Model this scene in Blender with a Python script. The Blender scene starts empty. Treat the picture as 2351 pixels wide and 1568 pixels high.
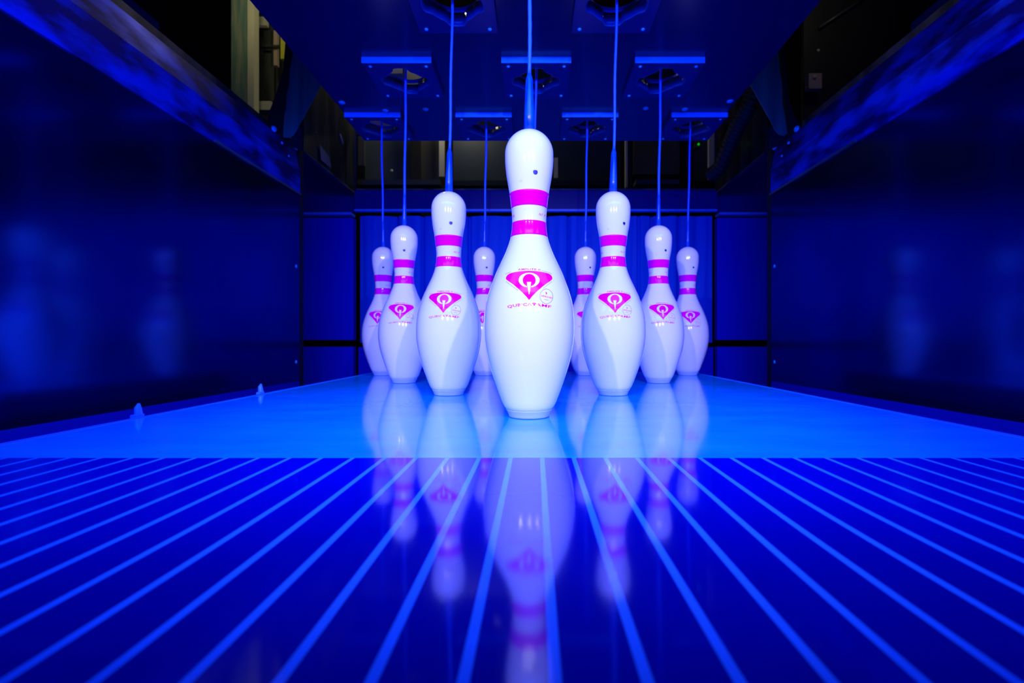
import bpy, bmesh, math, random
from mathutils import Vector, Matrix
random.seed(7)
SC = bpy.context.scene
COL = SC.collection

# ------------------------------------------------------------------ camera, world, light
F = 1109.0                 # focal length in pixels of the 2351 px wide frame
VX, VY = 1229.0, 784.0     # where the camera axis meets the picture
CZ = 0.10                  # camera height over the lane
cd = bpy.data.cameras.new('camera'); cam = bpy.data.objects.new('camera', cd); COL.objects.link(cam)
cam.location = (0, 0, CZ); cam.rotation_euler = (math.pi/2, 0, 0)
cd.sensor_width = 36.0; cd.lens = F/2351*36.0
cd.shift_x = -(VX-1175.5)/2351; cd.shift_y = 0
cd.clip_start = 0.01
cd.dof.use_dof = True; cd.dof.focus_distance = 0.60; cd.dof.aperture_fstop = 8.0
SC.camera = cam
SC.view_settings.view_transform = 'Standard'; SC.view_settings.look = 'None'
SC.view_settings.exposure = 0.0; SC.view_settings.gamma = 1.0; SC.view_settings.use_curve_mapping = False

w = bpy.data.worlds.new('world'); SC.world = w; w.use_nodes = True
w.node_tree.nodes['Background'].inputs[0].default_value = (0.0, 0.03, 1.0, 1)
w.node_tree.nodes['Background'].inputs[1].default_value = 0.02

def aim(o, target):
    o.rotation_euler = (Vector(target)-o.location).to_track_quat('-Z', 'Y').to_euler()
def spot(name, loc, target, energy, color, angle=60, blend=0.6, radius=0.02):
    l = bpy.data.lights.new(name, 'SPOT'); l.energy = energy; l.color = color
    l.spot_size = math.radians(angle); l.spot_blend = blend; l.shadow_soft_size = radius
    o = bpy.data.objects.new(name, l); COL.objects.link(o); o.location = loc; aim(o, target); return o
def area(name, loc, target, energy, color, sx, sy, spread=180):
    l = bpy.data.lights.new(name, 'AREA'); l.energy = energy; l.color = color; l.shape = 'RECTANGLE'
    l.size = sx; l.size_y = sy; l.spread = math.radians(spread)
    o = bpy.data.objects.new(name, l); COL.objects.link(o); o.location = loc; aim(o, target); return o
WHITE = (1.0, 0.86, 1.0); BLUE = (0.0, 0.05, 1.0)
# three small lane lamps behind the camera, one ahead and one to each side
KEY_D = 1.55
for kn, ka, ke in (('lane_lamp_centre', 1.5, 43), ('lane_lamp_left', -20, 33), ('lane_lamp_right', 20, 33)):
    a = math.radians(ka)
    p = (math.sin(a)*KEY_D, 0.645-math.cos(a)*KEY_D, 0.27+0.27*KEY_D)
    spot(kn, p, (0, 0.95, 0.2), ke, WHITE, 40, 0.8, 0.016)
# blue tube lamp across the deck mouth, then an added blue fill for the lane
area('blue_tube', (0, 0.31, 0.67), (0, 1.05, 0.10), 17.0, BLUE, 1.35, 0.16, 125)
area('blue_fill_front', (0, -0.05, 0.72), (0, 0.56, 0.0), 5.2, BLUE, 0.8, 0.10, 60)
# dim warm fill points, added to brighten the machine parts behind
def point(name, loc, energy, color, radius=0.05):
    l = bpy.data.lights.new(name, 'POINT'); l.energy = energy; l.color = color; l.shadow_soft_size = radius
    o = bpy.data.objects.new(name, l); COL.objects.link(o); o.location = loc; return o
point('warm_fill_back', (-0.35, 2.17, 1.30), 3.0, (1.0, 0.90, 0.62))
point('warm_fill_right', (1.15, 1.70, 1.55), 0.35, (1.0, 0.90, 0.62))
point('warm_fill_front', (-0.55, 1.78, 1.45), 2.5, (1.0, 0.86, 0.55))
point('warm_fill_side', (-1.15, 1.95, 1.60), 1.1, (1.0, 0.90, 0.55))

# ------------------------------------------------------------------ helpers
def P(px, py, Z):
    """point at distance Z whose image is the pixel (used to read sizes off the photograph)"""
    return Vector(((px-VX)*Z/F, Z, CZ+(VY-py)*Z/F))
def tag(o, label=None, cat=None, group=None, kind=None):
    if label: o['label'] = label
    if cat: o['category'] = cat
    if group: o['group'] = group
    if kind: o['kind'] = kind
    return o
def empty(name, loc=(0, 0, 0)):
    o = bpy.data.objects.new(name, None); o.empty_display_size = 0.05
    COL.objects.link(o); o.location = loc; return o
def obj(name, bm, m, parent=None, smooth=False, bevel=0):
    if bevel:
        bmesh.ops.bevel(bm, geom=[e for e in bm.edges if len(e.link_faces) == 2 and e.calc_face_angle(0) > 0.6], offset=bevel, segments=2, affect='EDGES', clamp_overlap=True)
    bmesh.ops.recalc_face_normals(bm, faces=bm.faces)
    me = bpy.data.meshes.new(name); bm.to_mesh(me); bm.free()
    for p in me.polygons: p.use_smooth = smooth
    me.materials.append(m)
    o = bpy.data.objects.new(name, me); COL.objects.link(o)
    if parent: o.parent = parent
    return o
def box(bm, x0, x1, y0, y1, z0, z1):
    v = [bm.verts.new(c) for c in ((x0,y0,z0),(x1,y0,z0),(x1,y1,z0),(x0,y1,z0),(x0,y0,z1),(x1,y0,z1),(x1,y1,z1),(x0,y1,z1))]
    for f in ((0,3,2,1),(4,5,6,7),(0,1,5,4),(1,2,6,5),(2,3,7,6),(3,0,4,7)): bm.faces.new([v[i] for i in f])
    return bm
def boxo(name, dims, m, parent=None, bevel=0):
    return obj(name, box(bmesh.new(), *dims), m, parent, bevel=bevel)
def lathe(bm, prof, seg=48, cx=0, cy=0):
    rings = []
    for r, z in prof:
        if r < 1e-6: rings.append([bm.verts.new((cx, cy, z))])
        else: rings.append([bm.verts.new((cx+r*math.cos(2*math.pi*i/seg), cy+r*math.sin(2*math.pi*i/seg), z)) for i in range(seg)])
    for a, b in zip(rings, rings[1:]):
        for i in range(seg):
            j = (i+1) % seg
            if len(a) == 1 and len(b) == 1: continue
            if len(a) == 1: bm.faces.new((a[0], b[j], b[i]))
            elif len(b) == 1: bm.faces.new((a[i], a[j], b[0]))
            else: bm.faces.new((a[i], a[j], b[j], b[i]))
    return bm
def tube(bm, pts, rad, seg=12, cap=True):
    pts = [Vector(p) for p in pts]; rings = []
    rad = rad if hasattr(rad, '__len__') else [rad]*len(pts)
    for i, p in enumerate(pts):
        t = (pts[min(i+1, len(pts)-1)]-pts[max(i-1, 0)]).normalized()
        s = t.cross(Vector((0, 1, 0.01))).normalized(); u = t.cross(s).normalized()
        rings.append([bm.verts.new(p+rad[i]*(math.cos(2*math.pi*k/seg)*s+math.sin(2*math.pi*k/seg)*u)) for k in range(seg)])
    for a, b in zip(rings, rings[1:]):
        for k in range(seg): bm.faces.new((a[k], a[(k+1) % seg], b[(k+1) % seg], b[k]))
    if cap:
        bm.faces.new(rings[0][::-1]); bm.faces.new(rings[-1])
    return bm
def slab(bm, poly, axis, a, b):
    """2D polygon extruded along an axis from a to b"""
    def q(u, v, c): return {'x': (c, u, v), 'y': (u, c, v), 'z': (u, v, c)}[axis]
    A = [bm.verts.new(q(u, v, a)) for u, v in poly]; B = [bm.verts.new(q(u, v, b)) for u, v in poly]
    bm.faces.new(A); bm.faces.new(B[::-1])
    for i in range(len(poly)):
        j = (i+1) % len(poly); bm.faces.new((A[i], B[i], B[j], A[j]))
    return bm
def dome(bm, c, r, n, flat=0.5, seg=12):
    """round screw head at c, sticking out along n"""
    n = Vector(n).normalized(); s = n.orthogonal().normalized(); u = n.cross(s)
    rings = []
    for k in range(4):
        t = k/4*math.pi/2
        rings.append([bm.verts.new(Vector(c)+n*(r*flat*math.sin(t))+r*math.cos(t)*(math.cos(2*math.pi*i/seg)*s+math.sin(2*math.pi*i/seg)*u)) for i in range(seg)])
    top = bm.verts.new(Vector(c)+n*r*flat)
    for a, b in zip(rings, rings[1:]):
        for i in range(seg): bm.faces.new((a[i], a[(i+1) % seg], b[(i+1) % seg], b[i]))
    for i in range(seg): bm.faces.new((rings[-1][i], rings[-1][(i+1) % seg], top))
    bm.faces.new(rings[0][::-1])
    return bm

# ------------------------------------------------------------------ materials
def nt(m): return m.node_tree.nodes, m.node_tree.links
def mat(name, color, rough=0.5, metal=0.0, spec=0.5, coat=0.0, emit=None, estr=1.0):
    m = bpy.data.materials.new(name); m.use_nodes = True
    b = m.node_tree.nodes['Principled BSDF']
    b.inputs['Base Color'].default_value = (*color, 1); b.inputs['Roughness'].default_value = rough
    b.inputs['Metallic'].default_value = metal; b.inputs['Specular IOR Level'].default_value = spec
    b.inputs['Coat Weight'].default_value = coat; b.inputs['Coat Roughness'].default_value = 0.04
    if emit: b.inputs['Emission Color'].default_value = (*emit, 1); b.inputs['Emission Strength'].default_value = estr
    return m
def noise_mix(m, c1, c2, scale, stretch=(1, 1, 1), lo=0.35, hi=0.65, detail=6, rough=None, bump=0):
    """two-tone surface for wear and painted-in reflections, colour and roughness follow a stretched noise"""
    n, l = nt(m); b = n['Principled BSDF']
    tc = n.new('ShaderNodeTexCoord'); mp = n.new('ShaderNodeMapping'); mp.inputs['Scale'].default_value = stretch
    no = n.new('ShaderNodeTexNoise'); no.inputs['Scale'].default_value = scale; no.inputs['Detail'].default_value = detail
    mr = n.new('ShaderNodeMapRange'); mr.inputs['From Min'].default_value = lo; mr.inputs['From Max'].default_value = hi
    l.new(tc.outputs['Object'], mp.inputs['Vector']); l.new(mp.outputs[0], no.inputs['Vector']); l.new(no.outputs['Fac'], mr.inputs['Value'])
    mx = n.new('ShaderNodeMix'); mx.data_type = 'RGBA'
    mx.inputs[6].default_value = (*c1, 1); mx.inputs[7].default_value = (*c2, 1)
    l.new(mr.outputs[0], mx.inputs[0]); l.new(mx.outputs[2], b.inputs['Base Color'])
    if rough:
        r = n.new('ShaderNodeMapRange'); r.inputs['To Min'].default_value = rough[0]; r.inputs['To Max'].default_value = rough[1]
        l.new(mr.outputs[0], r.inputs['Value']); l.new(r.outputs[0], b.inputs['Roughness'])
    if bump:
        bp = n.new('ShaderNodeBump'); bp.inputs['Strength'].default_value = bump; bp.inputs['Distance'].default_value = 0.002
        l.new(no.outputs['Fac'], bp.inputs['Height']); l.new(bp.outputs[0], b.inputs['Normal'])
    return m

M_pin = mat('glossy white pin plastic', (0.90, 0.91, 0.95), 0.16, 0, 0.5, 0.5)
noise_mix(M_pin, (0.55, 0.60, 0.72), (0.90, 0.91, 0.95), 55, lo=0.22, hi=0.30, detail=8, rough=(0.28, 0.10))
M_base = mat('nylon base ring', (0.45, 0.58, 0.85), 0.4)
M_pink = mat('neon pink print', (1.0, 0.0, 0.62), 0.1, 0, 0.22, 0.0)
M_white_print = mat('white of the emblem', (0.90, 0.92, 0.95), 0.2, 0, 0.5, 0.4)
M_lilac = mat('pale lilac small print', (0.50, 0.25, 0.85), 0.3)
M_hole = mat('dark blue plug', (0.0, 0.01, 0.10), 0.5)
M_deck = mat('blue synthetic pin deck', (0.004, 0.15, 0.85), 0.1, 0, 0.6, 0.3)
noise_mix(M_deck, (0.0, 0.42, 0.85), (0.003, 0.54, 1.0), 9, (1, 2.5, 1), 0.3, 0.7, 6, (0.07, 0.13))
M_cord = mat('blue braided cord', (0.0, 0.10, 0.85), 0.6)
M_sleeve = mat('blue plastic cord sleeve', (0.0, 0.08, 0.75), 0.3)
noise_mix(M_sleeve, (0.0, 0.02, 0.40), (0.0, 0.10, 0.85), 40, (4, 4, 0.6), 0.3, 0.7, 4, (0.2, 0.4))
M_wall = mat('dark glossy side panel', (0.0, 0.012, 0.22), 0.2, 0.95, 0.3)
noise_mix(M_wall, (0.0, 0.018, 0.17), (0.0, 0.045, 0.26), 3.5, (1, 1, 1), 0.3, 0.7, 8, (0.13, 0.18), 0.004)
M_rail = mat('scuffed metal rail', (0.0, 0.03, 0.5), 0.4, 0.5, 0.1)
noise_mix(M_rail, (0.0, 0.003, 0.14), (0.0, 0.08, 0.95), 8, (2, 1.0, 3), 0.40, 0.62, 10, (0.45, 0.3), 0.05)
M_railtop = mat('shaded rail metal', (0.0, 0.01, 0.3), 0.4, 0.5, 0.1)  # darker copy of the rail metal: shade on the leaning strip, as colour
noise_mix(M_railtop, (0.0, 0.0, 0.09), (0.0, 0.03, 0.6), 8, (2, 1.0, 3), 0.40, 0.64, 10, (0.5, 0.35), 0.05)
M_skirt = mat('blue skirting', (0.0, 0.006, 0.38), 0.35)
M_gutter = mat('dark gutter', (0.0, 0.004, 0.12), 0.3)
M_plate = mat('dark blue guide plate', (0.0, 0.002, 0.055), 0.22, 0.0, 0.6)
M_collar = mat('blue plastic collar', (0.0, 0.004, 0.12), 0.3)
M_bar = mat('lit collar front and deck strip blue', (0.0, 0.3, 0.95), 0.35)  # light on the collar fronts put into the colour; deck strips share it
M_screw = mat('shiny screw', (0.02, 0.5, 0.95), 0.2, 0.2)
M_black = mat('black rubber', (0.001, 0.001, 0.006), 0.6)
M_curtain = mat('blue pit curtain', (0.0, 0.06, 0.70), 0.6, 0, 0.08)
M_sidep = mat('dark blue pit panel', (0.0, 0.004, 0.55), 0.5, 0, 0.1)
M_beam = mat('dark blue header', (0.0, 0.003, 0.20), 0.3, 0, 0.2)
M_lip = mat('lit lip', (0.02, 0.16, 0.95), 0.3)  # light caught by the ledges is put into this colour
M_grey = mat('galvanised steel', (0.10, 0.12, 0.12), 0.4, 0.4)
noise_mix(M_grey, (0.03, 0.035, 0.035), (0.16, 0.17, 0.14), 4, (3, 3, 0.3), 0.35, 0.7, 5, (0.3, 0.5))
M_smoke = mat('dark side sheet', (0.012, 0.016, 0.018), 0.25, 0.0, 0.6)
noise_mix(M_smoke, (0.004, 0.006, 0.008), (0.05, 0.055, 0.05), 5, (3, 3, 0.25), 0.4, 0.75, 4, (0.2, 0.35))  # pale streaks put the sheet's reflections into its colour
M_cream = mat('cream steel', (0.62, 0.62, 0.42), 0.5)
M_green = mat('green grey post', (0.20, 0.30, 0.22), 0.5)
noise_mix(M_green, (0.12, 0.24, 0.18), (0.36, 0.38, 0.24), 6, (9, 3, 0.8), 0.35, 0.7, 4)
M_beige = mat('beige cover', (0.55, 0.42, 0.30), 0.5)
M_yellow = mat('yellow plastic', (0.5, 0.5, 0.02), 0.5)
M_flap = mat('frosted flap', (0.16, 0.18, 0.17), 0.45)
noise_mix(M_flap, (0.05, 0.07, 0.08), (0.22, 0.22, 0.19), 3, (8, 1, 0.5), 0.35, 0.7, 3)
M_dark = mat('dark machine grey', (0.01, 0.012, 0.014), 0.6)
M_rim = mat('lit blue hole rim', (0.0, 0.05, 0.28), 0.2)  # brighter than the collar: lamp light on the rear rim, as colour
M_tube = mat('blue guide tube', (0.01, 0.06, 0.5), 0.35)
M_led = mat('green light', (0, 0.3, 0), 0.5, emit=(0.0, 1.0, 0.0), estr=0.35)
M_clip = mat('pale plastic clip', (0.05, 0.32, 0.95), 0.35)

def lane_material():
    m = mat('dark lane boards with pale seams', (0, 0, 0.3), 0.1, 0, 0.55, 0.0)
    n, l = nt(m); b = n['Principled BSDF']
    tc = n.new('ShaderNodeTexCoord'); sx = n.new('ShaderNodeSeparateXYZ'); l.new(tc.outputs['Object'], sx.inputs[0])
    def math_(op, a, v):
        k = n.new('ShaderNodeMath'); k.operation = op; l.new(a, k.inputs[0]); k.inputs[1].default_value = v; return k.outputs[0]
    a = math_('ADD', sx.outputs['X'], 0.02118+100*0.0271+0.01355)
    a = math_('MODULO', a, 0.0271); a = math_('SUBTRACT', a, 0.01355); a = math_('ABSOLUTE', a, 0)
    mr = n.new('ShaderNodeMapRange'); mr.interpolation_type = 'SMOOTHSTEP'
    mr.inputs['From Min'].default_value = 0.0016; mr.inputs['From Max'].default_value = 0.0022
    mr.inputs['To Min'].default_value = 1; mr.inputs['To Max'].default_value = 0
    l.new(a, mr.inputs['Value'])
    no = n.new('ShaderNodeTexNoise'); no.inputs['Scale'].default_value = 7; no.inputs['Detail'].default_value = 5
    l.new(tc.outputs['Object'], no.inputs['Vector'])
    m1 = n.new('ShaderNodeMix'); m1.data_type = 'RGBA'
    m1.inputs[6].default_value = (0.0, 0.0, 0.20, 1); m1.inputs[7].default_value = (0.0, 0.001, 0.36, 1)
    l.new(no.outputs['Fac'], m1.inputs[0])
    m2 = n.new('ShaderNodeMix'); m2.data_type = 'RGBA'; l.new(mr.outputs[0], m2.inputs[0])
    l.new(m1.outputs[2], m2.inputs[6]); m2.inputs[7].default_value = (0.06, 0.42, 1.0, 1)
    l.new(m2.outputs[2], b.inputs['Base Color'])
    r = n.new('ShaderNodeMapRange'); r.inputs['From Min'].default_value = 0.3; r.inputs['From Max'].default_value = 0.7
    r.inputs['To Min'].default_value = 0.05; r.inputs['To Max'].default_value = 0.10
    l.new(no.outputs['Fac'], r.inputs['Value']); l.new(r.outputs[0], b.inputs['Roughness'])
    return m
M_lane = lane_material()

# ------------------------------------------------------------------ setting
WX = 0.77                         # inner face of the side walls
LX0, LX1 = -0.516, 0.505          # edges of lane and deck
DZ0, DZ1 = 0.4157, 1.60           # deck from front seam to tail
tag(boxo('floor', (-2.6, 2.6, -0.6, 3.4, -0.16, -0.12), M_dark), kind='structure')
tag(boxo('ceiling', (-2.6, 2.6, 0.2, 3.4, 2.3, 2.36), M_dark), kind='structure')
tag(boxo('wall_back', (-2.6, 2.6, 3.34, 3.4, -0.12, 2.3), M_dark), kind='structure')

lane = boxo('bowling_lane', (LX0-0.006, LX1+0.006, -0.35, DZ0-0.0006, -0.05, 0.0), M_lane)
tag(lane, 'dark blue glossy bowling lane with pale lines running towards the pins', 'bowling lane')
deck = empty('pin_deck', (0, 1.0, 0))
tag(deck, 'bright blue shiny pin deck the ten pins stand on', 'pin deck')
o = boxo('deck_board', (LX0, LX1, DZ0-1, DZ1-1, -0.05, 0.0), M_deck, deck, bevel=0.0015)
for s, x in ((-1, LX0), (1, LX1)):
    boxo('side_strip', (x+(-0.004 if s < 0 else 0.0005), x+(-0.0005 if s < 0 else 0.004), DZ0-1, DZ1-1, -0.05, 0.001), M_bar, deck)
for s, x in ((-1, LX0), (1, LX1)):
    bm = bmesh.new(); n = 12; a0 = abs(x)+0.0065; a1 = WX-0.006
    top = []; 
    for i in range(n+1):
        t = i/n; xx = a0+(a1-a0)*t; top.append((s*xx, -0.062-0.045*math.sin(math.pi*t)))
    poly = top+[(s*a1, -0.115), (s*a0, -0.115)]
    slab(bm, poly, 'y', -0.35, DZ1)
    g = obj('gutter', bm, M_gutter)
    tag(g, 'dark ball gutter between the pin deck and the %s side wall' % ('left' if s < 0 else 'right'), 'gutter', 'ball gutters')

WE = 1.575
for s, nm in ((-1, 'left'), (1, 'right')):
    xa, xb = sorted((s*WX, s*(WX+0.03)))
    wl = boxo('wall_'+nm, (xa, xb, -0.05, WE, -0.118, 0.575), M_wall)
    tag(wl, kind='structure')
    for zz in (0.342, 0.034):
        obj('screw', dome(bmesh.new(), (s*WX, 1.555, zz), 0.0062, (-s, 0, 0)), M_screw, wl, True)
    xa, xb = sorted((s*(WX-0.0055), s*(WX-0.0003)))
    tag(boxo('baseboard_'+nm, (xa, xb, -0.05, WE-0.01, -0.058, -0.029), M_skirt, bevel=0.001), kind='structure')
    # metal rail along the top of the wall: standing lower strip and a strip that leans outwards
    rail = empty('wall_rail', (s*WX, 0.8, 0.577))
    tag(rail, 'scuffed blue metal rail along the top of the %s side wall' % nm, 'rail', 'rails on top of the side walls')
    def q(x, z): return (s*x-s*WX, z-0.577)
    slab_poly = [q(WX-0.004, 0.577), q(WX-0.004, 0.662), q(WX+0.02, 0.662), q(WX+0.02, 0.577)]
    obj('lower_strip', slab(bmesh.new(), slab_poly, 'y', -0.85, WE-0.8-0.002), M_rail, rail, bevel=0.001)
    up = [q(WX-0.002, 0.6625), q(WX+0.012, 0.728), q(WX+0.03, 0.728), q(WX+0.03, 0.6625)]
    obj('upper_strip', slab(bmesh.new(), up, 'y', -0.85, WE-0.8-0.002), M_railtop, rail, bevel=0.001)
    lip = [q(WX-0.009, 0.5755), q(WX-0.009, 0.581), q(WX-0.0045, 0.581), q(WX-0.0045, 0.5755)]
    obj('bottom_lip', slab(bmesh.new(), lip, 'y', 0.35, WE-0.8-0.002), M_flap, rail)
    for (yy, zz, rr) in ((1.414, 0.722, 0.0095), (1.545, 0.721, 0.0095), (1.46, 0.700, 0.005), (1.50, 0.676, 0.004)):
        obj('bolt', dome(bmesh.new(), (s*(-0.004), yy-0.8, zz-0.577), rr, (-s, -0.3, 0.1), 0.8), M_screw, rail, True)
    # slim rail further out
    xa, xb = sorted((s*0.83, s*0.845))
    tag(boxo('back_rail', (xa, xb, 0.2, 1.50, 0.765, 0.785), M_grey, bevel=0.002),
        'slim grey rail running above and outside the %s side wall' % nm, 'rail', 'slim outer rails')
    # black post closing the wall
    xa, xb = sorted((s*WX, s*(WX+0.03)))
    tag(boxo('corner_post', (xa, xb, WE+0.001, WE+0.03, -0.118, 0.73), M_black, bevel=0.002),
        'black upright post at the far end of the %s side wall' % nm, 'post', 'posts ending the side walls')
    # side sheet over the pit
    sh = empty('side_sheet', (s*(WX+0.004), 1.83, 0.73))
    tag(sh, 'dark machine sheet with streaks of reflection above the pit, %s of the guide plate' % nm, 'machine panel', 'sheets beside the pit')
    xa, xb = sorted((0, s*0.006))
    boxo('sheet', (xa, xb, -0.215, 0.24, 0.0, 0.75), M_smoke, sh)
    xa, xb = sorted((-s*0.006, -s*0.0003))
    if s < 0:
        a, b = P(789, 308, 1.90), P(803, 330, 1.93)
        obj('reflection_dash', tube(bmesh.new(), [(0.0065, a.y-1.83, a.z-0.73), (0.0065, b.y-1.83, b.z-0.73)], 0.003, 10), M_cream, sh, True)  # dash of reflected light on the sheet, modelled as a thin bar
        pl = [(0.10, 0.02), (0.185, 0.02), (0.17, 0.055), (0.09, 0.07)]
        obj('reflection_patch', slab(bmesh.new(), [(u-0.20, v) for u, v in pl], 'x', 0.0062, 0.008), M_flap, sh)  # pale patch of reflection, modelled as a thin raised piece
    boxo('bottom_edge', (xa, xb, -0.215, 0.24, 0.0, 0.006), M_grey, sh)

# ------------------------------------------------------------------ the pit behind the deck
ZB = 2.10
def pit_curtain():
    bm = bmesh.new(); x0, x1 = -0.758, 0.764; n = 320; z0, z1 = 0.095, 0.642
    seams = [-0.60, -0.487, -0.285, -0.09, 0.05, 0.145, 0.31, 0.448, 0.505, 0.62]
    front = []; 
    for i in range(n+1):
        x = x0+(x1-x0)*i/n
        y = ZB-0.012+0.004*math.sin(x*38)+0.002*math.sin(x*91+1)
        for sx in seams: y += 0.016*math.exp(-((x-sx)/0.006)**2)
        front.append((x, y))
    poly = front+[(x1, ZB+0.02), (x0, ZB+0.02)]
    A = [bm.verts.new((u, v, z0)) for u, v in poly]; B = [bm.verts.new((u, v, z1)) for u, v in poly]
    for i in range(len(poly)):
        j = (i+1) % len(poly); bm.faces.new((A[i], B[i], B[j], A[j]))
    bm.faces.new(A); bm.faces.new(B)
    return obj('pit_curtain', bm, M_curtain, smooth=False)
tag(pit_curtain(), 'blue curtain with upright seams hanging behind the back row of pins', 'curtain')
tag(boxo('curtain_foot', (-0.765, 0.77, ZB-0.01, ZB+0.03, -0.118, 0.075), M_sidep, bevel=0.004),
    'dark blue board below the curtain at the back of the pit', 'board')
for s, nm in ((-1, 'left'), (1, 'right')):
    r = empty('backstop', (s*0.95, ZB, -0.118))
    tag(r, 'dark blue panel beside the pit curtain on the %s, under a bright ledge' % nm, 'panel', 'panels beside the pit curtain')
    xa, xb = sorted((s*(0.79-0.95), s*(1.25-0.95)))
    boxo('panel', (xa, xb, 0, 0.03, 0.225, 0.755), M_sidep, r, bevel=0.006)
    boxo('foot_panel', (xa, xb, 0, 0.03, 0.0, 0.195), M_sidep, r, bevel=0.006)
    boxo('ledge', (xa, xb, -0.03, 0.02, 0.762, 0.772), M_lip, r, bevel=0.002)
    boxo('upper_panel', (xa, xb, 0.003, 0.03, 0.78, 1.15), M_beam, r)
# header with rounded upper corners and a bottom lip coloured as lit
def rrect(x0, x1, z0, z1, r, n=6):
    pts = []
    for cx, cz, a in ((x1-r, z1-r, 0), (x0+r, z1-r, 90), (x0+r, z0+r, 180), (x1-r, z0+r, 270)):
        for k in range(n+1):
            t = math.radians(a+90*k/n); pts.append((cx+r*math.cos(t), cz+r*math.sin(t)))
    return pts
hd = empty('header_beam', (0, 2.05, 0.655))
tag(hd, 'dark blue header beam across the pit above the curtain', 'beam')
obj('face', slab(bmesh.new(), rrect(-0.768, 0.773, 0.008, 0.088, 0.016), 'y', 0, 0.02), M_beam, hd)
boxo('bottom_lip', (-0.765, 0.77, -0.008, 0.012, -0.004, 0.005), M_lip, hd, bevel=0.002)
boxo('top_edge', (-0.76, 0.765, 0.0, 0.02, 0.0885, 0.094), M_grey, hd)
# machine behind the opening over the header
mb = empty('pinsetter_frame', (0, 2.35, 0.70))
tag(mb, 'dim grey machine frame seen through the gap above the header beam', 'machine frame')
def pbox(name, px0, px1, py0, py1, Z, th, m, parent, off, bevel=0):
    a = P(px0, py1, Z); b = P(px1, py0, Z)
    return boxo(name, (a.x-off[0], b.x-off[0], Z-off[1], Z+th-off[1], a.z-off[2], b.z-off[2]), m, parent, bevel)
O3 = (0, 2.35, 0.70)
M_g1 = mat('blue grey cover', (0.075, 0.10, 0.11), 0.45, 0.2); M_g2 = mat('brown grey cover', (0.055, 0.055, 0.045), 0.5)
M_g3 = mat('dark blue machine cover', (0.006, 0.02, 0.05), 0.5)
pbox('cover_panel', 838, 943, 180, 425, 2.36, 0.02, M_g1, mb, O3)
pbox('cover_panel', 966, 1008, 180, 415, 2.36, 0.02, M_g2, mb, O3)
pbox('cover_panel', 1040, 1205, 180, 415, 2.37, 0.02, M_g3, mb, O3)
pbox('cover_panel', 1225, 1425, 180, 415, 2.37, 0.02, M_g3, mb, O3)
pbox('cover_panel', 1455, 1560, 180, 400, 2.37, 0.02, M_g2, mb, O3)
pbox('cover_panel', 1575, 1640, 180, 415, 2.37, 0.02, M_g3, mb, O3)
pbox('upright', 943, 963, 180, 890, 2.30, 0.03, M_black, mb, O3)
pbox('upright', 1442, 1452, 180, 890, 2.30, 0.03, M_black, mb, O3)
pbox('upright', 1436, 1441, 180, 430, 2.30, 0.02, M_cream, mb, O3)
pbox('upright', 1008, 1020, 200, 405, 2.28, 0.015, M_cream, mb, O3, 0.003)
pbox('upright', 1272, 1281, 362, 408, 2.28, 0.015, M_cream, mb, O3, 0.003)
pbox('upright', 822, 836, 200, 380, 2.25, 0.02, M_grey, mb, O3, 0.003)
pbox('upright', 1628, 1640, 200, 410, 2.25, 0.02, M_cream, mb, O3, 0.003)
pbox('cross_shelf', 820, 1010, 412, 424, 2.24, 0.10, M_g1, mb, O3, 0.003)
pbox('cross_shelf', 1460, 1560, 412, 422, 2.24, 0.10, M_g1, mb, O3, 0.003)
pbox('cross_shelf', 1035, 1420, 414, 426, 2.25, 0.08, M_g3, mb, O3, 0.003)
o = obj('knob', dome(bmesh.new(), (P(899, 392, 2.34)-Vector(O3)), 0.008, (0, -1, 0)), M_cream, mb, True)

# posts and clutter seen over the left wall
for (name, a, label, m) in (
        ('machine_post', (531, 566, -150, 330), 'wide green-grey post rising above the left wall rail', M_green),
        ('machine_post', (568, 583, -150, 330), 'slim cream post right beside the wide green-grey post', M_cream)):
    pa = P(a[0], a[3], 2.2); pb = P(a[1], a[2], 2.2)
    tag(boxo(name, (pa.x, pb.x, 2.2, 2.24, -0.12, pb.z), m, bevel=0.004), label, 'post')
cl = empty('side_machine', (-1.35, 2.32, -0.12))
tag(cl, 'dim brown-grey machinery behind the cream post on the left', 'machine')
OC = (-1.35, 2.32, -0.12)
pbox('back_cover', 584, 668, -50, 330, 2.45, 0.02, M_g2, cl, OC)
pbox('pipe_bracket', 605, 622, 20, 230, 2.38, 0.03, M_grey, cl, OC, 0.004)
pbox('pipe_bracket', 628, 636, 70, 150, 2.36, 0.02, M_beige, cl, OC, 0.004)
pbox('crossbar', 583, 645, 103, 107, 2.34, 0.02, M_grey, cl, OC)
pbox('crossbar', 583, 612, 38, 58, 2.34, 0.02, M_cream, cl, OC, 0.006)
pbox('foot_cap', 588, 622, 232, 252, 2.30, 0.05, M_cream, cl, OC, 0.01)
pbox('yellow_tab', 644, 654, 85, 135, 2.30, 0.02, M_yellow, cl, OC, 0.003)['label'] = 'yellow plastic tab'
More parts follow.
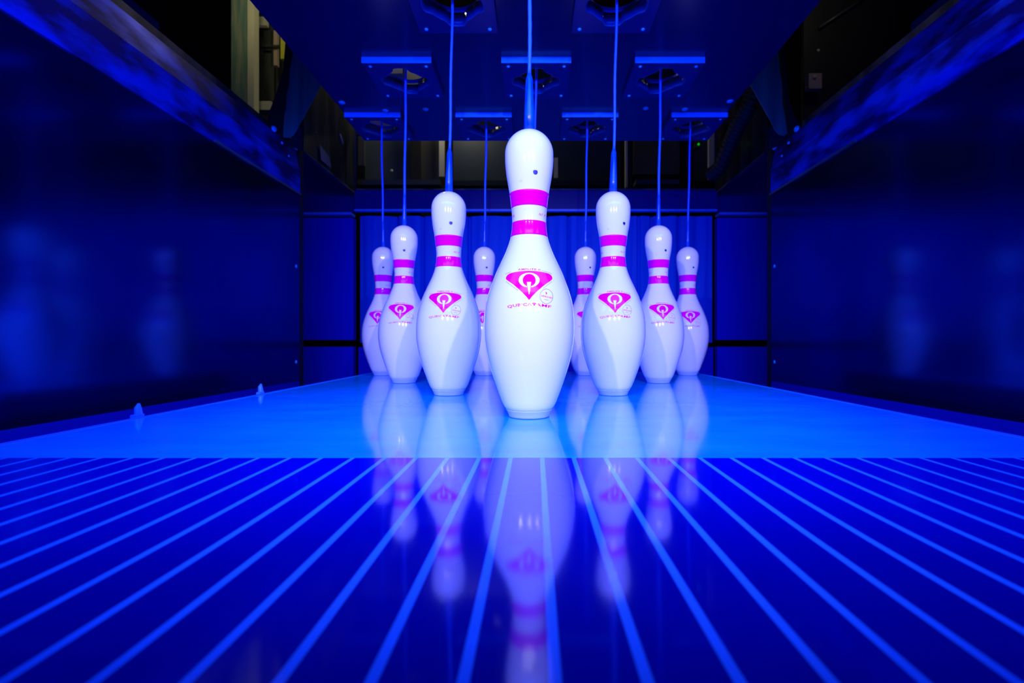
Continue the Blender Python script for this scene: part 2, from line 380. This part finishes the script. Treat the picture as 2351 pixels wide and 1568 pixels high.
# black curved arm in front of each hanging flap, the flap itself
def px_slab(name, pts, Z, th, m, parent=None, off=(0, 0, 0), bevel=0):
    pl = [(P(a, b, Z).x-off[0], P(a, b, Z).z-off[2]) for a, b in pts]
    return obj(name, slab(bmesh.new(), pl, 'y', Z-off[1], Z+th-off[1]), m, parent, bevel=bevel)
tag(px_slab('black_arm', [(655, 100), (650, 160), (634, 215), (616, 262), (613, 292), (622, 312), (650, 326), (686, 342), (690, 318), (668, 318), (655, 300), (657, 250), (664, 190), (672, 130), (690, 90)], 1.51, 0.012, M_black),
    'black curved arm beside the frosted flap on the left', 'machine arm')
tag(px_slab('hanging_flap', [(671, 133), (684, 60), (780, 100), (735, 195), (722, 222), (678, 302), (672, 311), (662, 316), (651, 316), (650, 309), (653, 262), (657, 250), (658, 215), (664, 196), (665, 160)], 1.495, 0.004, M_flap),
    'frosted grey tapering flap hanging left of the guide plate', 'flap', 'frosted flaps beside the guide plate')
tag(px_slab('hanging_flap', [(1787, 128), (1790, 160), (1796, 200), (1797, 240), (1803, 270), (1806, 296), (1808, 306), (1800, 312), (1788, 308), (1778, 296), (1768, 274), (1724, 196), (1680, 100), (1770, 60)], 1.495, 0.004, M_flap),
    'frosted grey tapering flap hanging right of the guide plate', 'flap', 'frosted flaps beside the guide plate')
tag(px_slab('black_arm', [(1800, 100), (1806, 170), (1812, 230), (1822, 262), (1838, 285), (1842, 300), (1822, 320), (1770, 340), (1768, 318), (1796, 318), (1810, 310), (1806, 270), (1797, 190), (1789, 120)], 1.51, 0.012, M_black),
    'black curved arm beside the frosted flap on the right', 'machine arm')
rm = empty('side_machine', (1.25, 2.05, -0.12))
tag(rm, 'dark machinery with a small knob box behind the right wall rail', 'machine')
OR = (1.25, 2.05, -0.12)
pbox('junction_box', 1857, 1887, 168, 203, 2.0, 0.03, M_beige, rm, OR, 0.003)
obj('knob', dome(bmesh.new(), P(1870, 177, 1.999)-Vector(OR), 0.009, (0, -1, 0)), M_cream, rm, True)
pbox('back_board', 1845, 2060, -60, 430, 2.04, 0.02, M_dark, rm, OR)
obj('knob', dome(bmesh.new(), P(1879, 116, 2.039)-Vector(OR), 0.007, (0, -1, 0)), M_cream, rm, True)
obj('slanted_bar', tube(bmesh.new(), [P(1881, 64, 2.03)-Vector(OR), P(1990, -8, 2.03)-Vector(OR)], 0.006, 10), M_grey, rm, True)
# ribbed hose
def hose():
    ctrl = [P(1742, 150, 1.55), P(1738, 195, 1.56), P(1722, 240, 1.58), P(1696, 285, 1.65), P(1676, 330, 1.74), P(1652, 385, 1.85), P(1630, 402, 1.9)]
    pts = []; rad = []
    def cr(p0, p1, p2, p3, t): return 0.5*((2*p1)+(-p0+p2)*t+(2*p0-5*p1+4*p2-p3)*t*t+(-p0+3*p1-3*p2+p3)*t**3)
    C = [ctrl[0]]+ctrl+[ctrl[-1]]
    for i in range(1, len(C)-2):
        for k in range(30):
            pts.append(cr(C[i-1], C[i], C[i+1], C[i+2], k/30)); rad.append(0.0235+0.005*(1 if k % 6 < 3 else -1))
    return tube(bmesh.new(), pts, rad, 16)
h = obj('ribbed_hose', hose(), M_dark, smooth=True)
tag(h, 'dark ribbed hose bending behind the right end of the guide plate', 'hose')
for a, b, lab in ((1663, 309, 'tiny green lamp beside the ribbed hose'), (1604, 331, 'tiny green lamp just under the back edge of the guide plate')):
    c = P(a, b, 2.0)
    r = empty('indicator_lamp', c); tag(r, lab, 'indicator lamp', 'green indicator lamps')
    bm = bmesh.new(); bmesh.ops.create_uvsphere(bm, u_segments=12, v_segments=8, radius=0.005); obj('lens', bm, M_led, r, True)
    obj('housing', box(bmesh.new(), -0.012, 0.012, 0.0055, 0.03, -0.012, 0.012), M_black, r)
# cream cover above the guide plate, seen through its holes
ab = empty('upper_cover', (-0.55, 1.85, 0.86))
tag(ab, 'beige machine cover glimpsed through the holes of the guide plate', 'machine cover')
boxo('cover', (-0.12, 0.10, 0.0, 0.05, 0.055, 0.10), M_beige, ab, bevel=0.005)
boxo('cross_bar', (-0.12, 0.05, -0.03, 0.02, 0.25, 0.285), M_cream, ab, bevel=0.004)
boxo('hanger', (-0.12, -0.105, -0.01, 0.04, 0.10, 0.25), M_grey, ab)
boxo('back_sheet', (-0.20, 1.2, 0.16, 0.17, 0.10, 0.45), M_g3, ab)

# ------------------------------------------------------------------ pins
IN = 0.0254
SPEC = [(0, 1.00), (0.06, 1.06), (0.30, 1.17), (0.75, 1.414), (2.25, 1.953), (3.375, 2.255), (4.5, 2.383), (5.875, 2.2815), (7.25, 1.8515), (8.625, 1.236),
        (9.375, 0.9825), (10.0, 0.8985), (10.875, 0.935), (11.75, 1.047), (12.625, 1.203), (13.5, 1.2735)]
def pin_r(z):
    """radius of the pin at height z (metres)"""
    h = z/IN
    if h >= 13.5:
        d = h-13.727; return IN*math.sqrt(max(0.0, 1.2735**2*(1-max(0, d/1.273)**2))) if d > 0 else IN*1.2735
    for i in range(len(SPEC)-1):
        if SPEC[i][0] <= h <= SPEC[i+1][0]: break
    (x0, y0), (x1, y1) = SPEC[i], SPEC[i+1]
    def slope(k):
        if k <= 2: return (SPEC[k+1][1]-SPEC[k][1])/(SPEC[k+1][0]-SPEC[k][0])
        if k >= len(SPEC)-1: return 0.0
        return (SPEC[k+1][1]-SPEC[k-1][1])/(SPEC[k+1][0]-SPEC[k-1][0])
    t = (h-x0)/(x1-x0); d = x1-x0
    return IN*((2*t**3-3*t*t+1)*y0+(t**3-2*t*t+t)*d*slope(i)+(-2*t**3+3*t*t)*y1+(t**3-t*t)*d*slope(i+1))
PH = 15*IN
def band_prof(z0, z1, off, n):
    return [(pin_r(z0+(z1-z0)*i/n)+off, z0+(z1-z0)*i/n) for i in range(n+1)]

def ray_on_pin(px, py, off):
    """surface point (pin's own axes, emblem towards -Y) that shows at this pixel on the front pin"""
    X0, Z0 = (1215-VX)*0.645/F, 0.645
    Zs = 0.59
    for _ in range(40):
        X = (px-VX)*Zs/F; z = CZ+(VY-py)*Zs/F; dx = X-X0; r = pin_r(max(0, min(PH, z)))+off
        Zn = Z0-math.sqrt(max(1e-9, r*r-dx*dx)); Zs = 0.5*(Zs+Zn)
    return Vector((X-X0, Zs-Z0, z))
def wrap(bm, off, depth=0.0, maxlen=34):
    """takes 2D print drawn in emblem units, splits long edges and lays it on the pin's surface"""
    for _ in range(7):
        es = [e for e in bm.edges if e.calc_length() > maxlen]
        if not es: break
        bmesh.ops.subdivide_edges(bm, edges=es, cuts=1); bmesh.ops.triangulate(bm, faces=[f for f in bm.faces if len(f.verts) > 3])
    for v in bm.verts:
        v.co = ray_on_pin(1150+v.co.x/13.064, 600+v.co.y/13.064, off)
    for f in bm.faces:
        if f.normal.y > 0: pass
    bm.normal_update()
    if sum(f.normal.y*f.calc_area() for f in bm.faces) > 0: bmesh.ops.reverse_faces(bm, faces=bm.faces)
    return bm
def poly2d(bm, pts):
    vs = [bm.verts.new((a, b, 0)) for a, b in pts]; f = bm.faces.new(vs)
    bmesh.ops.triangulate(bm, faces=[f]); return bm
def smooth_closed(pts, n=5):
    out = []; m = len(pts)
    for i in range(m):
        p0, p1, p2, p3 = [Vector((*pts[(i+k) % m], 0)) for k in (-1, 0, 1, 2)]
        for k in range(n):
            t = k/n; v = 0.5*((2*p1)+(-p0+p2)*t+(2*p0-5*p1+4*p2-p3)*t*t+(-p0+3*p1-3*p2+p3)*t**3); out.append((v.x, v.y))
    return out
def decal(name, bm, m):
    """print mesh: an open sheet laid on the pin, given its own thin thickness"""
    me = bpy.data.meshes.new(name); bm.to_mesh(me); bm.free(); me.materials.append(m)
    for p in me.polygons: p.use_smooth = True
    return me
def ring2d(bm, c, rx, ry, wd, tilt=0, n=56):
    out = []; 
    for i in range(n):
        t = 2*math.pi*i/n
        row = []
        for q_ in (0, -wd):
            x, y = (rx+q_)*math.cos(t), (ry+q_)*math.sin(t)
            row.append(bm.verts.new((c[0]+x*math.cos(tilt)-y*math.sin(tilt), c[1]+x*math.sin(tilt)+y*math.cos(tilt), 0)))
        out.append(row)
    for i in range(n):
        a, b = out[i], out[(i+1) % n]; bm.faces.new((a[0], b[0], b[1], a[1]))
    return bm
def text2d(bm, s, place, height, width=None, bold=0.0):
    """letters as flat polygons; place(u) with u 0..1 along the word gives (x, y, angle) of the baseline"""
    cu = bpy.data.curves.new('t', 'FONT'); cu.body = s; cu.size = 1; cu.resolution_u = 2; cu.offset = bold; cu.space_character = 1.06
    ob = bpy.data.objects.new('t', cu); COL.objects.link(ob); dg = bpy.context.evaluated_depsgraph_get()
    me = bpy.data.meshes.new_from_object(ob.evaluated_get(dg))
    xs = [v.co.x for v in me.vertices]; ys = [v.co.y for v in me.vertices]; x0, x1 = min(xs), max(xs); top = 0.72
    vs = []
    for v in me.vertices:
        u = (v.co.x-x0)/(x1-x0); x, y, a = place(u); hh = v.co.y/top*height
        vs.append(bm.verts.new((x+hh*math.sin(a), y-hh*math.cos(a), 0)))
    for p in me.polygons:
        try: bm.faces.new([vs[i] for i in p.vertices])
        except ValueError: pass
    bpy.data.objects.remove(ob); bpy.data.meshes.remove(me); bpy.data.curves.remove(cu)
    return bm
def arc_place(xa, xb, ymid, k, xc=None):
    xc = xc if xc is not None else 0.5*(xa+xb)
    def f(u):
        x = xa+(xb-xa)*u; d = x-xc
        return x, ymid+k*d*d, math.atan(2*k*d)
    return f
def line_place(a, b):
    ang = math.atan2(b[1]-a[1], b[0]-a[0])
    return lambda u: (a[0]+(b[0]-a[0])*u, a[1]+(b[1]-a[1])*u, ang)

shield = smooth_closed([(150, 530), (158, 480), (188, 430), (245, 386), (340, 350), (500, 318), (680, 298), (845, 292), (1020, 298), (1190, 318), (1350, 352), (1450, 386), (1508, 430), (1538, 480), (1543, 530),
    (1500, 580), (1350, 688), (1200, 805), (1060, 930), (950, 1040), (872, 1138), (847, 1158), (820, 1138), (740, 1040), (600, 900), (450, 768), (320, 664), (190, 574)], 3)
ME = {}
ME['emblem'] = decal('emblem', wrap(poly2d(bmesh.new(), shield), 0.00022), M_pink)
bm = bmesh.new(); n = 60; rows = []
for i in range(n+1):
    t = math.radians(90+12)+math.radians(360-24)*i/n            # the ring is open at its foot
    ox, oy = 847+315*math.cos(t), 572+222*math.sin(t)
    tt = math.radians(90+19)+math.radians(360-38)*i/n
    ix, iy = 849+194*math.cos(tt), 576+190*math.sin(tt)
    rows.append((bm.verts.new((ox, oy, 0)), bm.verts.new((ix, iy, 0))))
for a, b in zip(rows, rows[1:]): bm.faces.new((a[0], b[0], b[1], a[1]))
poly2d(bm, [(778, 628), (908, 628), (900, 690), (858, 1000), (836, 1000), (786, 690)])
ME['ring_mark'] = decal('ring_mark', wrap(bm, 0.00034), M_white_print)
bm = bmesh.new()
text2d(bm, 'QUBICA', arc_place(205, 925, 1340, 0.000175, 850), 84, bold=0.012)
text2d(bm, 'AMF', arc_place(1045, 1500, 1340, 0.000175, 850), 84, bold=0.012)
poly2d(bm, [(935, 1262), (985, 1250), (1050, 1262), (1062, 1285), (1040, 1300), (1020, 1280), (985, 1272), (955, 1284), (940, 1275)])
poly2d(bm, [(965, 1292), (1000, 1285), (1030, 1305), (1003, 1342), (985, 1325)])
ME['maker_name'] = decal('maker_name', wrap(bm, 0.00022), M_pink)
bm = bmesh.new(); text2d(bm, 'AMFLITE II', arc_place(508, 1180, 270, 0.00013, 800), 56, bold=0.022)
ME['model_name'] = decal('model_name', wrap(bm, 0.00022), M_pink)
bm = bmesh.new()
def dashes(a, b, cnt, th, bow=0):
    for i in range(cnt):
        u0, u1 = (i+0.1)/cnt, (i+0.75)/cnt
        q0 = (a[0]+(b[0]-a[0])*u0, a[1]+(b[1]-a[1])*u0-bow*4*u0*(1-u0)); q1 = (a[0]+(b[0]-a[0])*u1, a[1]+(b[1]-a[1])*u1-bow*4*u1*(1-u1))
        d = Vector((q1[0]-q0[0], q1[1]-q0[1])).normalized()*th; nx, ny = -d.y, d.x
        poly2d(bm, [(q0[0]-nx, q0[1]-ny), (q1[0]-nx, q1[1]-ny), (q1[0]+nx, q1[1]+ny), (q0[0]+nx, q0[1]+ny)])
dashes((135, 388), (300, 325), 7, 9); ME['small_print_a'] = decal('small_print', wrap(bm, 0.00022), M_lilac)
bm = bmesh.new(); dashes((1215, 288), (1530, 382), 14, 9, 8); ME['small_print_b'] = decal('small_print', wrap(bm, 0.00022), M_lilac)
bm = bmesh.new(); dashes((150, 612), (520, 890), 16, 9); ME['small_print_c'] = decal('small_print', wrap(bm, 0.00022), M_lilac)
bm = bmesh.new(); dashes((1270, 818), (1530, 612), 12, 9); ME['small_print_d'] = decal('small_print', wrap(bm, 0.00022), M_lilac)
bm = bmesh.new(); ring2d(bm, (1365, 1058), 199, 226, 13, -0.12); dashes((1300, 1143), (1430, 1176), 6, 9)
ME['badge'] = decal('badge', wrap(bm, 0.00022), M_lilac)
bm = bmesh.new()
text2d(bm, 'APPROVED', line_place((1200, 1058), (1540, 1132)), 46, bold=0.02)
st = []
for i in range(10):
    a = math.radians(-90+36*i+8); rr = 66 if i % 2 == 0 else 28; st.append((1385+rr*math.cos(a), 958+rr*math.sin(a)))
poly2d(bm, [(1385, 958), st[9], st[8], st[7], st[6], st[5]])
ME['badge_print'] = decal('badge_print', wrap(bm, 0.00022), M_pink)
# little lettering between the stripes
bm = bmesh.new()
text2d(bm, 'PAT. P', line_place((1237-1150)*13.064 and (87*13.064, (495-600)*13.064), (101*13.064, (499-600)*13.064)), 75, bold=0.01)
ME['neck_print'] = decal('neck_print', wrap(bm, 0.00022), M_pink); bm = bmesh.new()
text2d(bm, 'LN', line_place((27*13.064, (500-600)*13.064), (32*13.064, (498-600)*13.064)), 75, bold=0.01)
ME['neck_print_b'] = decal('neck_print', wrap(bm, 0.00022), M_pink)

seg = 72
base_h = 0.43*IN
prof = [(1.02*IN, 0.0), (1.06*IN, 0.0006)]+band_prof(0.0025, base_h-0.0009, 0, 5)+[(pin_r(base_h)-0.0012, base_h-0.0004)]
bmB = lathe(bmesh.new(), [(0, 0)]+prof, seg)
meb = bpy.data.meshes.new('base_ring'); bmesh.ops.recalc_face_normals(bmB, faces=bmB.faces); bmB.to_mesh(meb); bmB.free(); meb.materials.append(M_base); ME['base_ring'] = meb
zs = [base_h+(13.5*IN-base_h)*i/96 for i in range(97)]
prof = [(0, base_h), (pin_r(base_h)-0.0012, base_h-0.0003), (pin_r(base_h)-0.0002, base_h+0.0003)]+[(pin_r(z), z) for z in zs[1:]]
for k in range(1, 25):
    t = k/24*math.pi/2
    prof.append((1.2735*IN*math.cos(t), (13.727+1.273*math.sin(t))*IN))
prof.insert(-24, (1.2735*IN, 13.727*IN))
bmB = lathe(bmesh.new(), prof, seg); bmesh.ops.recalc_face_normals(bmB, faces=bmB.faces)
meb = bpy.data.meshes.new('body'); bmB.to_mesh(meb); bmB.free(); meb.materials.append(M_pin); ME['body'] = meb
def stripe(z0, z1, nm):
    p = [(pin_r(z0)-0.0003, z0)]+band_prof(z0, z1, 0.0003, 10)+[(pin_r(z1)-0.0003, z1)]
    b = lathe(bmesh.new(), p, seg); bmesh.ops.recalc_face_normals(b, faces=b.faces)
    me = bpy.data.meshes.new('stripe'); b.to_mesh(me); b.free(); me.materials.append(M_pink); ME[nm] = me
stripe(10.86*IN, 11.62*IN, 's1'); stripe(9.36*IN, 10.10*IN, 's2')
for k in ('base_ring', 'body', 's1', 's2'):
    for p in ME[k].polygons: p.use_smooth = True
ZH = 0.316
def plug_mesh():
    b = bmesh.new(); dome(b, (0, 0, 0), 0.0031, (0, -1, 0), 0.12, 16)
    me = bpy.data.meshes.new('plug'); b.to_mesh(me); b.free(); me.materials.append(M_hole); return me
ME['plug'] = plug_mesh()

def part(name, me, parent):
    o = bpy.data.objects.new(name, me); COL.objects.link(o); o.parent = parent; return o
def make_pin(x, y, yaw, dot, label):
    r = empty('bowling_pin', (x, y, 0.0004)); r.rotation_euler = (0, 0, yaw)
    tag(r, label, 'bowling pin', 'bowling pins on the pin deck')
    part('body', ME['body'], r); part('base_ring', ME['base_ring'], r)
    part('stripe', ME['s1'], r); part('stripe', ME['s2'], r)
    e = part('emblem', ME['emblem'], r); part('ring_mark', ME['ring_mark'], e)
    part('maker_name', ME['maker_name'], r); part('model_name', ME['model_name'], r)
    for k in 'abcd': part('small_print', ME['small_print_'+k], r)
    part('badge_print', ME['badge_print'], part('badge', ME['badge'], r)); part('neck_print', ME['neck_print'], r); part('neck_print', ME['neck_print_b'], r)
    p = part('plug', ME['plug'], r); a = dot-yaw; rr = pin_r(ZH)+0.0001
    p.location = (rr*math.sin(a), -rr*math.cos(a), ZH); p.rotation_euler = (0, 0, a)
    return r
def dot_angle(px, X, Z):
    """turn of the plug that makes it stand at this bearing on a pin at (X, Z)"""
    r = pin_r(ZH); best = min(range(-90, 91), key=lambda d: abs(VX+F*(X+r*math.sin(math.radians(d)))/(Z-r*math.cos(math.radians(d)))-px))
    return math.radians(best)
R1, R2, R3, R4 = 0.645, 0.909, 1.173, 1.437
pins = [  # base px on its row, row, yaw (deg), plug px, label, cord top px
    (1215.0, R1, 0, 1229, 'large front bowling pin nearest the camera, alone at the tip of the triangle', 1217),
    (1030.5, R2, 0, 1035, 'left bowling pin of the pair just behind the front pin', 1039),
    (1407.5, R2, -6, 1433, 'right bowling pin of the pair just behind the front pin', 1416),
    (928.0, R3, 5, 928, 'left outer bowling pin of the third row, overlapping the back corner pin', 932),
    (1224.0, R3, 0, 1232, 'middle bowling pin of the third row, almost hidden behind the front pin', 1231),
    (1511.5, R3, -4, 1528.5, 'right outer bowling pin of the third row, overlapping the back corner pin', 1517),
    (880.0, R4, 0, 879.6, 'leftmost bowling pin of the back row', 876),
    (1112.0, R4, 0, 1117.3, 'back row bowling pin half hidden between the front pin and the left pair pin', 1117),
    (1344.0, R4, 0, 1355, 'back row bowling pin half hidden between the front pin and the right pair pin', 1348),
    (1578.5, R4, -9, 1592, 'rightmost bowling pin of the back row', 1585)]
PZ = CZ+0.643                     # underside of the guide plate
names = ['the large front pin', 'the left second-row pin', 'the right second-row pin', 'the left third-row pin', 'the hidden middle third-row pin',
         'the right third-row pin', 'the leftmost back-row pin', 'the second back-row pin from left', 'the third back-row pin from left', 'the rightmost back-row pin']
holes = []
for (bx, Z, yaw, dp, lab, tx), nm in zip(pins, names):
    X = (bx-VX)*Z/F
    make_pin(X, Z, math.radians(yaw), dot_angle(dp, X, Z), lab)
    Xt = (tx-VX)*Z/F; holes.append((Xt, Z))
    # pull cord with its sleeve
    c = empty('pull_cord', (X, Z, PH)); tag(c, 'blue sleeved pull cord rising from %s' % nm, 'cord', 'pull cords of the pins')
    topz = 1.12; dX = (Xt-X)/(PZ-PH)
    front = Z < 1.0
    sl = 0.074 if Z < 0.8 else (0.079 if front else 0.072)
    k = [(0.0, 0.0072 if front else 0.0052), (0.02, 0.0068 if front else 0.0048), (sl*0.55, 0.0058 if front else 0.0044), (sl-0.006, 0.0048 if front else 0.0036), (sl, 0.0030), (sl+0.002, 0.0024)]
    pts = [(dX*a, 0, a+0.0002) for a, b in k]
    sv = obj('sleeve', tube(bmesh.new(), pts, [b for a, b in k], 16), M_sleeve, c, True)
    n = 60; pts = []; 
    for i in range(n+1):
        a = sl+0.0015+(topz-PH-sl)*i/n
        pts.append((dX*a+0.0006*math.sin(a*31+Z*9+tx), 0.0006*math.cos(a*23+tx), a))
    rc = 0.0026 if front else 0.0030
    obj('cord', tube(bmesh.new(), pts, [rc*(1+0.05*(-1)**i) for i in range(n+1)], 10), M_cord, c, True)

# ------------------------------------------------------------------ guide plate with its collars
def hole_r(t):
    u = max(0.0, min(1.0, (math.cos(4*t)+0.35)/0.9)); return 0.0475+0.0115*u*u*(3-2*u)
gp = empty('guide_plate', (0, 1.0, PZ))
tag(gp, 'dark blue guide plate overhead with a hole above every pin', 'guide plate')
def plate_with_holes(outline, hs, z0, z1, rfun, n=48):
    bm = bmesh.new(); loops = []
    def loop(pts):
        vs = [bm.verts.new((a, b, z0)) for a, b in pts]; es = [bm.edges.new((vs[i], vs[(i+1) % len(vs)])) for i in range(len(vs))]; return vs, es
    E = []; lv = [loop(outline)]; E += lv[0][1]
    for hx, hy in hs:
        l = loop([(hx+rfun(2*math.pi*i/n)*math.cos(2*math.pi*i/n), hy+rfun(2*math.pi*i/n)*math.sin(2*math.pi*i/n)) for i in range(n)]); lv.append(l); E += l[1]
    bmesh.ops.triangle_fill(bm, use_beauty=True, use_dissolve=False, edges=E)
    low = list(bm.faces)
    ex = bmesh.ops.extrude_face_region(bm, geom=low)
    for v in [g for g in ex['geom'] if isinstance(g, bmesh.types.BMVert)]: v.co.z = z1
    return bm
hw = 0.538; cx = 0.0
out = [(-hw, 0.30), (hw, 0.30), (hw, 1.47), (hw-0.05, 1.548), (-hw+0.05, 1.548), (-hw, 1.47)]
out = [(a, b-1.0) for a, b in out]
obj('main_plate', plate_with_holes(out, [(a, b-1.0) for a, b in holes], 0, 0.012, lambda t: 0.066), M_plate, gp)
for hx, hy in holes:
    c = obj('collar_plate', plate_with_holes([(-0.079, -0.079), (0.079, -0.079), (0.079, 0.079), (-0.079, 0.079)], [(0, 0)], -0.0125, -0.0004, hole_r), M_collar, gp)
    c.location = (hx, hy-1.0, 0)
    fb = boxo('front_edge', (-0.079, 0.079, -0.0815, -0.0793, -0.0132, 0.0), M_bar, c, bevel=0.0008)
    for sx in (-1, 1):
        for sy in (-1, 1):
            obj('screw', dome(bmesh.new(), (sx*0.064, sy*0.066, -0.0127), 0.0042, (0, 0, -1), 0.7), M_screw, c, True)
    # short guide tube, then an added rim band with lamp light in its colour
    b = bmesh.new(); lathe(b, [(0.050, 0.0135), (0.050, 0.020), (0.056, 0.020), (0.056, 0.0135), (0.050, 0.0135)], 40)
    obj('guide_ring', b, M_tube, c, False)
    b = bmesh.new(); n = 48; R4_ = []
    for i in range(n):
        t = 2*math.pi*i/n; q0, q1 = hole_r(t)-0.0003, hole_r(t)-0.0016
        R4_.append([b.verts.new((q*math.cos(t), q*math.sin(t), z)) for q, z in ((q0, -0.0125), (q1, -0.0125), (q1, 0.0115), (q0, 0.0115))])
    for i in range(n):
        a_, b_ = R4_[i], R4_[(i+1) % n]
        for k in range(4): b.faces.new((a_[k], b_[k], b_[(k+1) % 4], a_[(k+1) % 4]))
    obj('lit_rim', b, M_rim, c, True)
for px, py in ((785, 235), (885, 253), (977, 250), (1483, 248), (1572, 250), (1676, 232)):
    Z = 0.643*F/(VY-py); x = (px-VX)*Z/F
    x = max(-hw+0.012, min(hw-0.012, x))
    obj('rivet', dome(bmesh.new(), (x, Z-1.0, -0.0003), 0.009, (0, 0, -1), 0.45), M_screw, gp, True)

# ------------------------------------------------------------------ pale clips on the left edge of the deck
for (px, py, lab, hk) in ((320, 957, 'pale blue plastic clip on the left deck edge, nearer one', 0.018), (600, 904, 'pale blue plastic clip on the left deck edge, farther one', 0.019)):
    Z = (LX0-0.008)*F/(px-VX); b = bmesh.new()
    base = Vector((LX0-0.009, Z, -0.012))
    pts = [base, base+Vector((0, 0, 0.012+hk*0.25)), base+Vector((-0.001, 0, 0.012+hk*0.7)), base+Vector((0.0005, 0, 0.012+hk))]
    tube(b, pts, [0.0045, 0.0048, 0.004, 0.0015], 12)
    r = empty('deck_clip', base); tag(r, lab, 'clip', 'clips on the deck edge')
    for v in b.verts: v.co -= base
    obj('prong', b, M_clip, r, True)
    obj('foot', box(bmesh.new(), -0.003, 0.0045, -0.010, 0.004, 0.001, 0.012+0.004), M_clip, r, bevel=0.001)
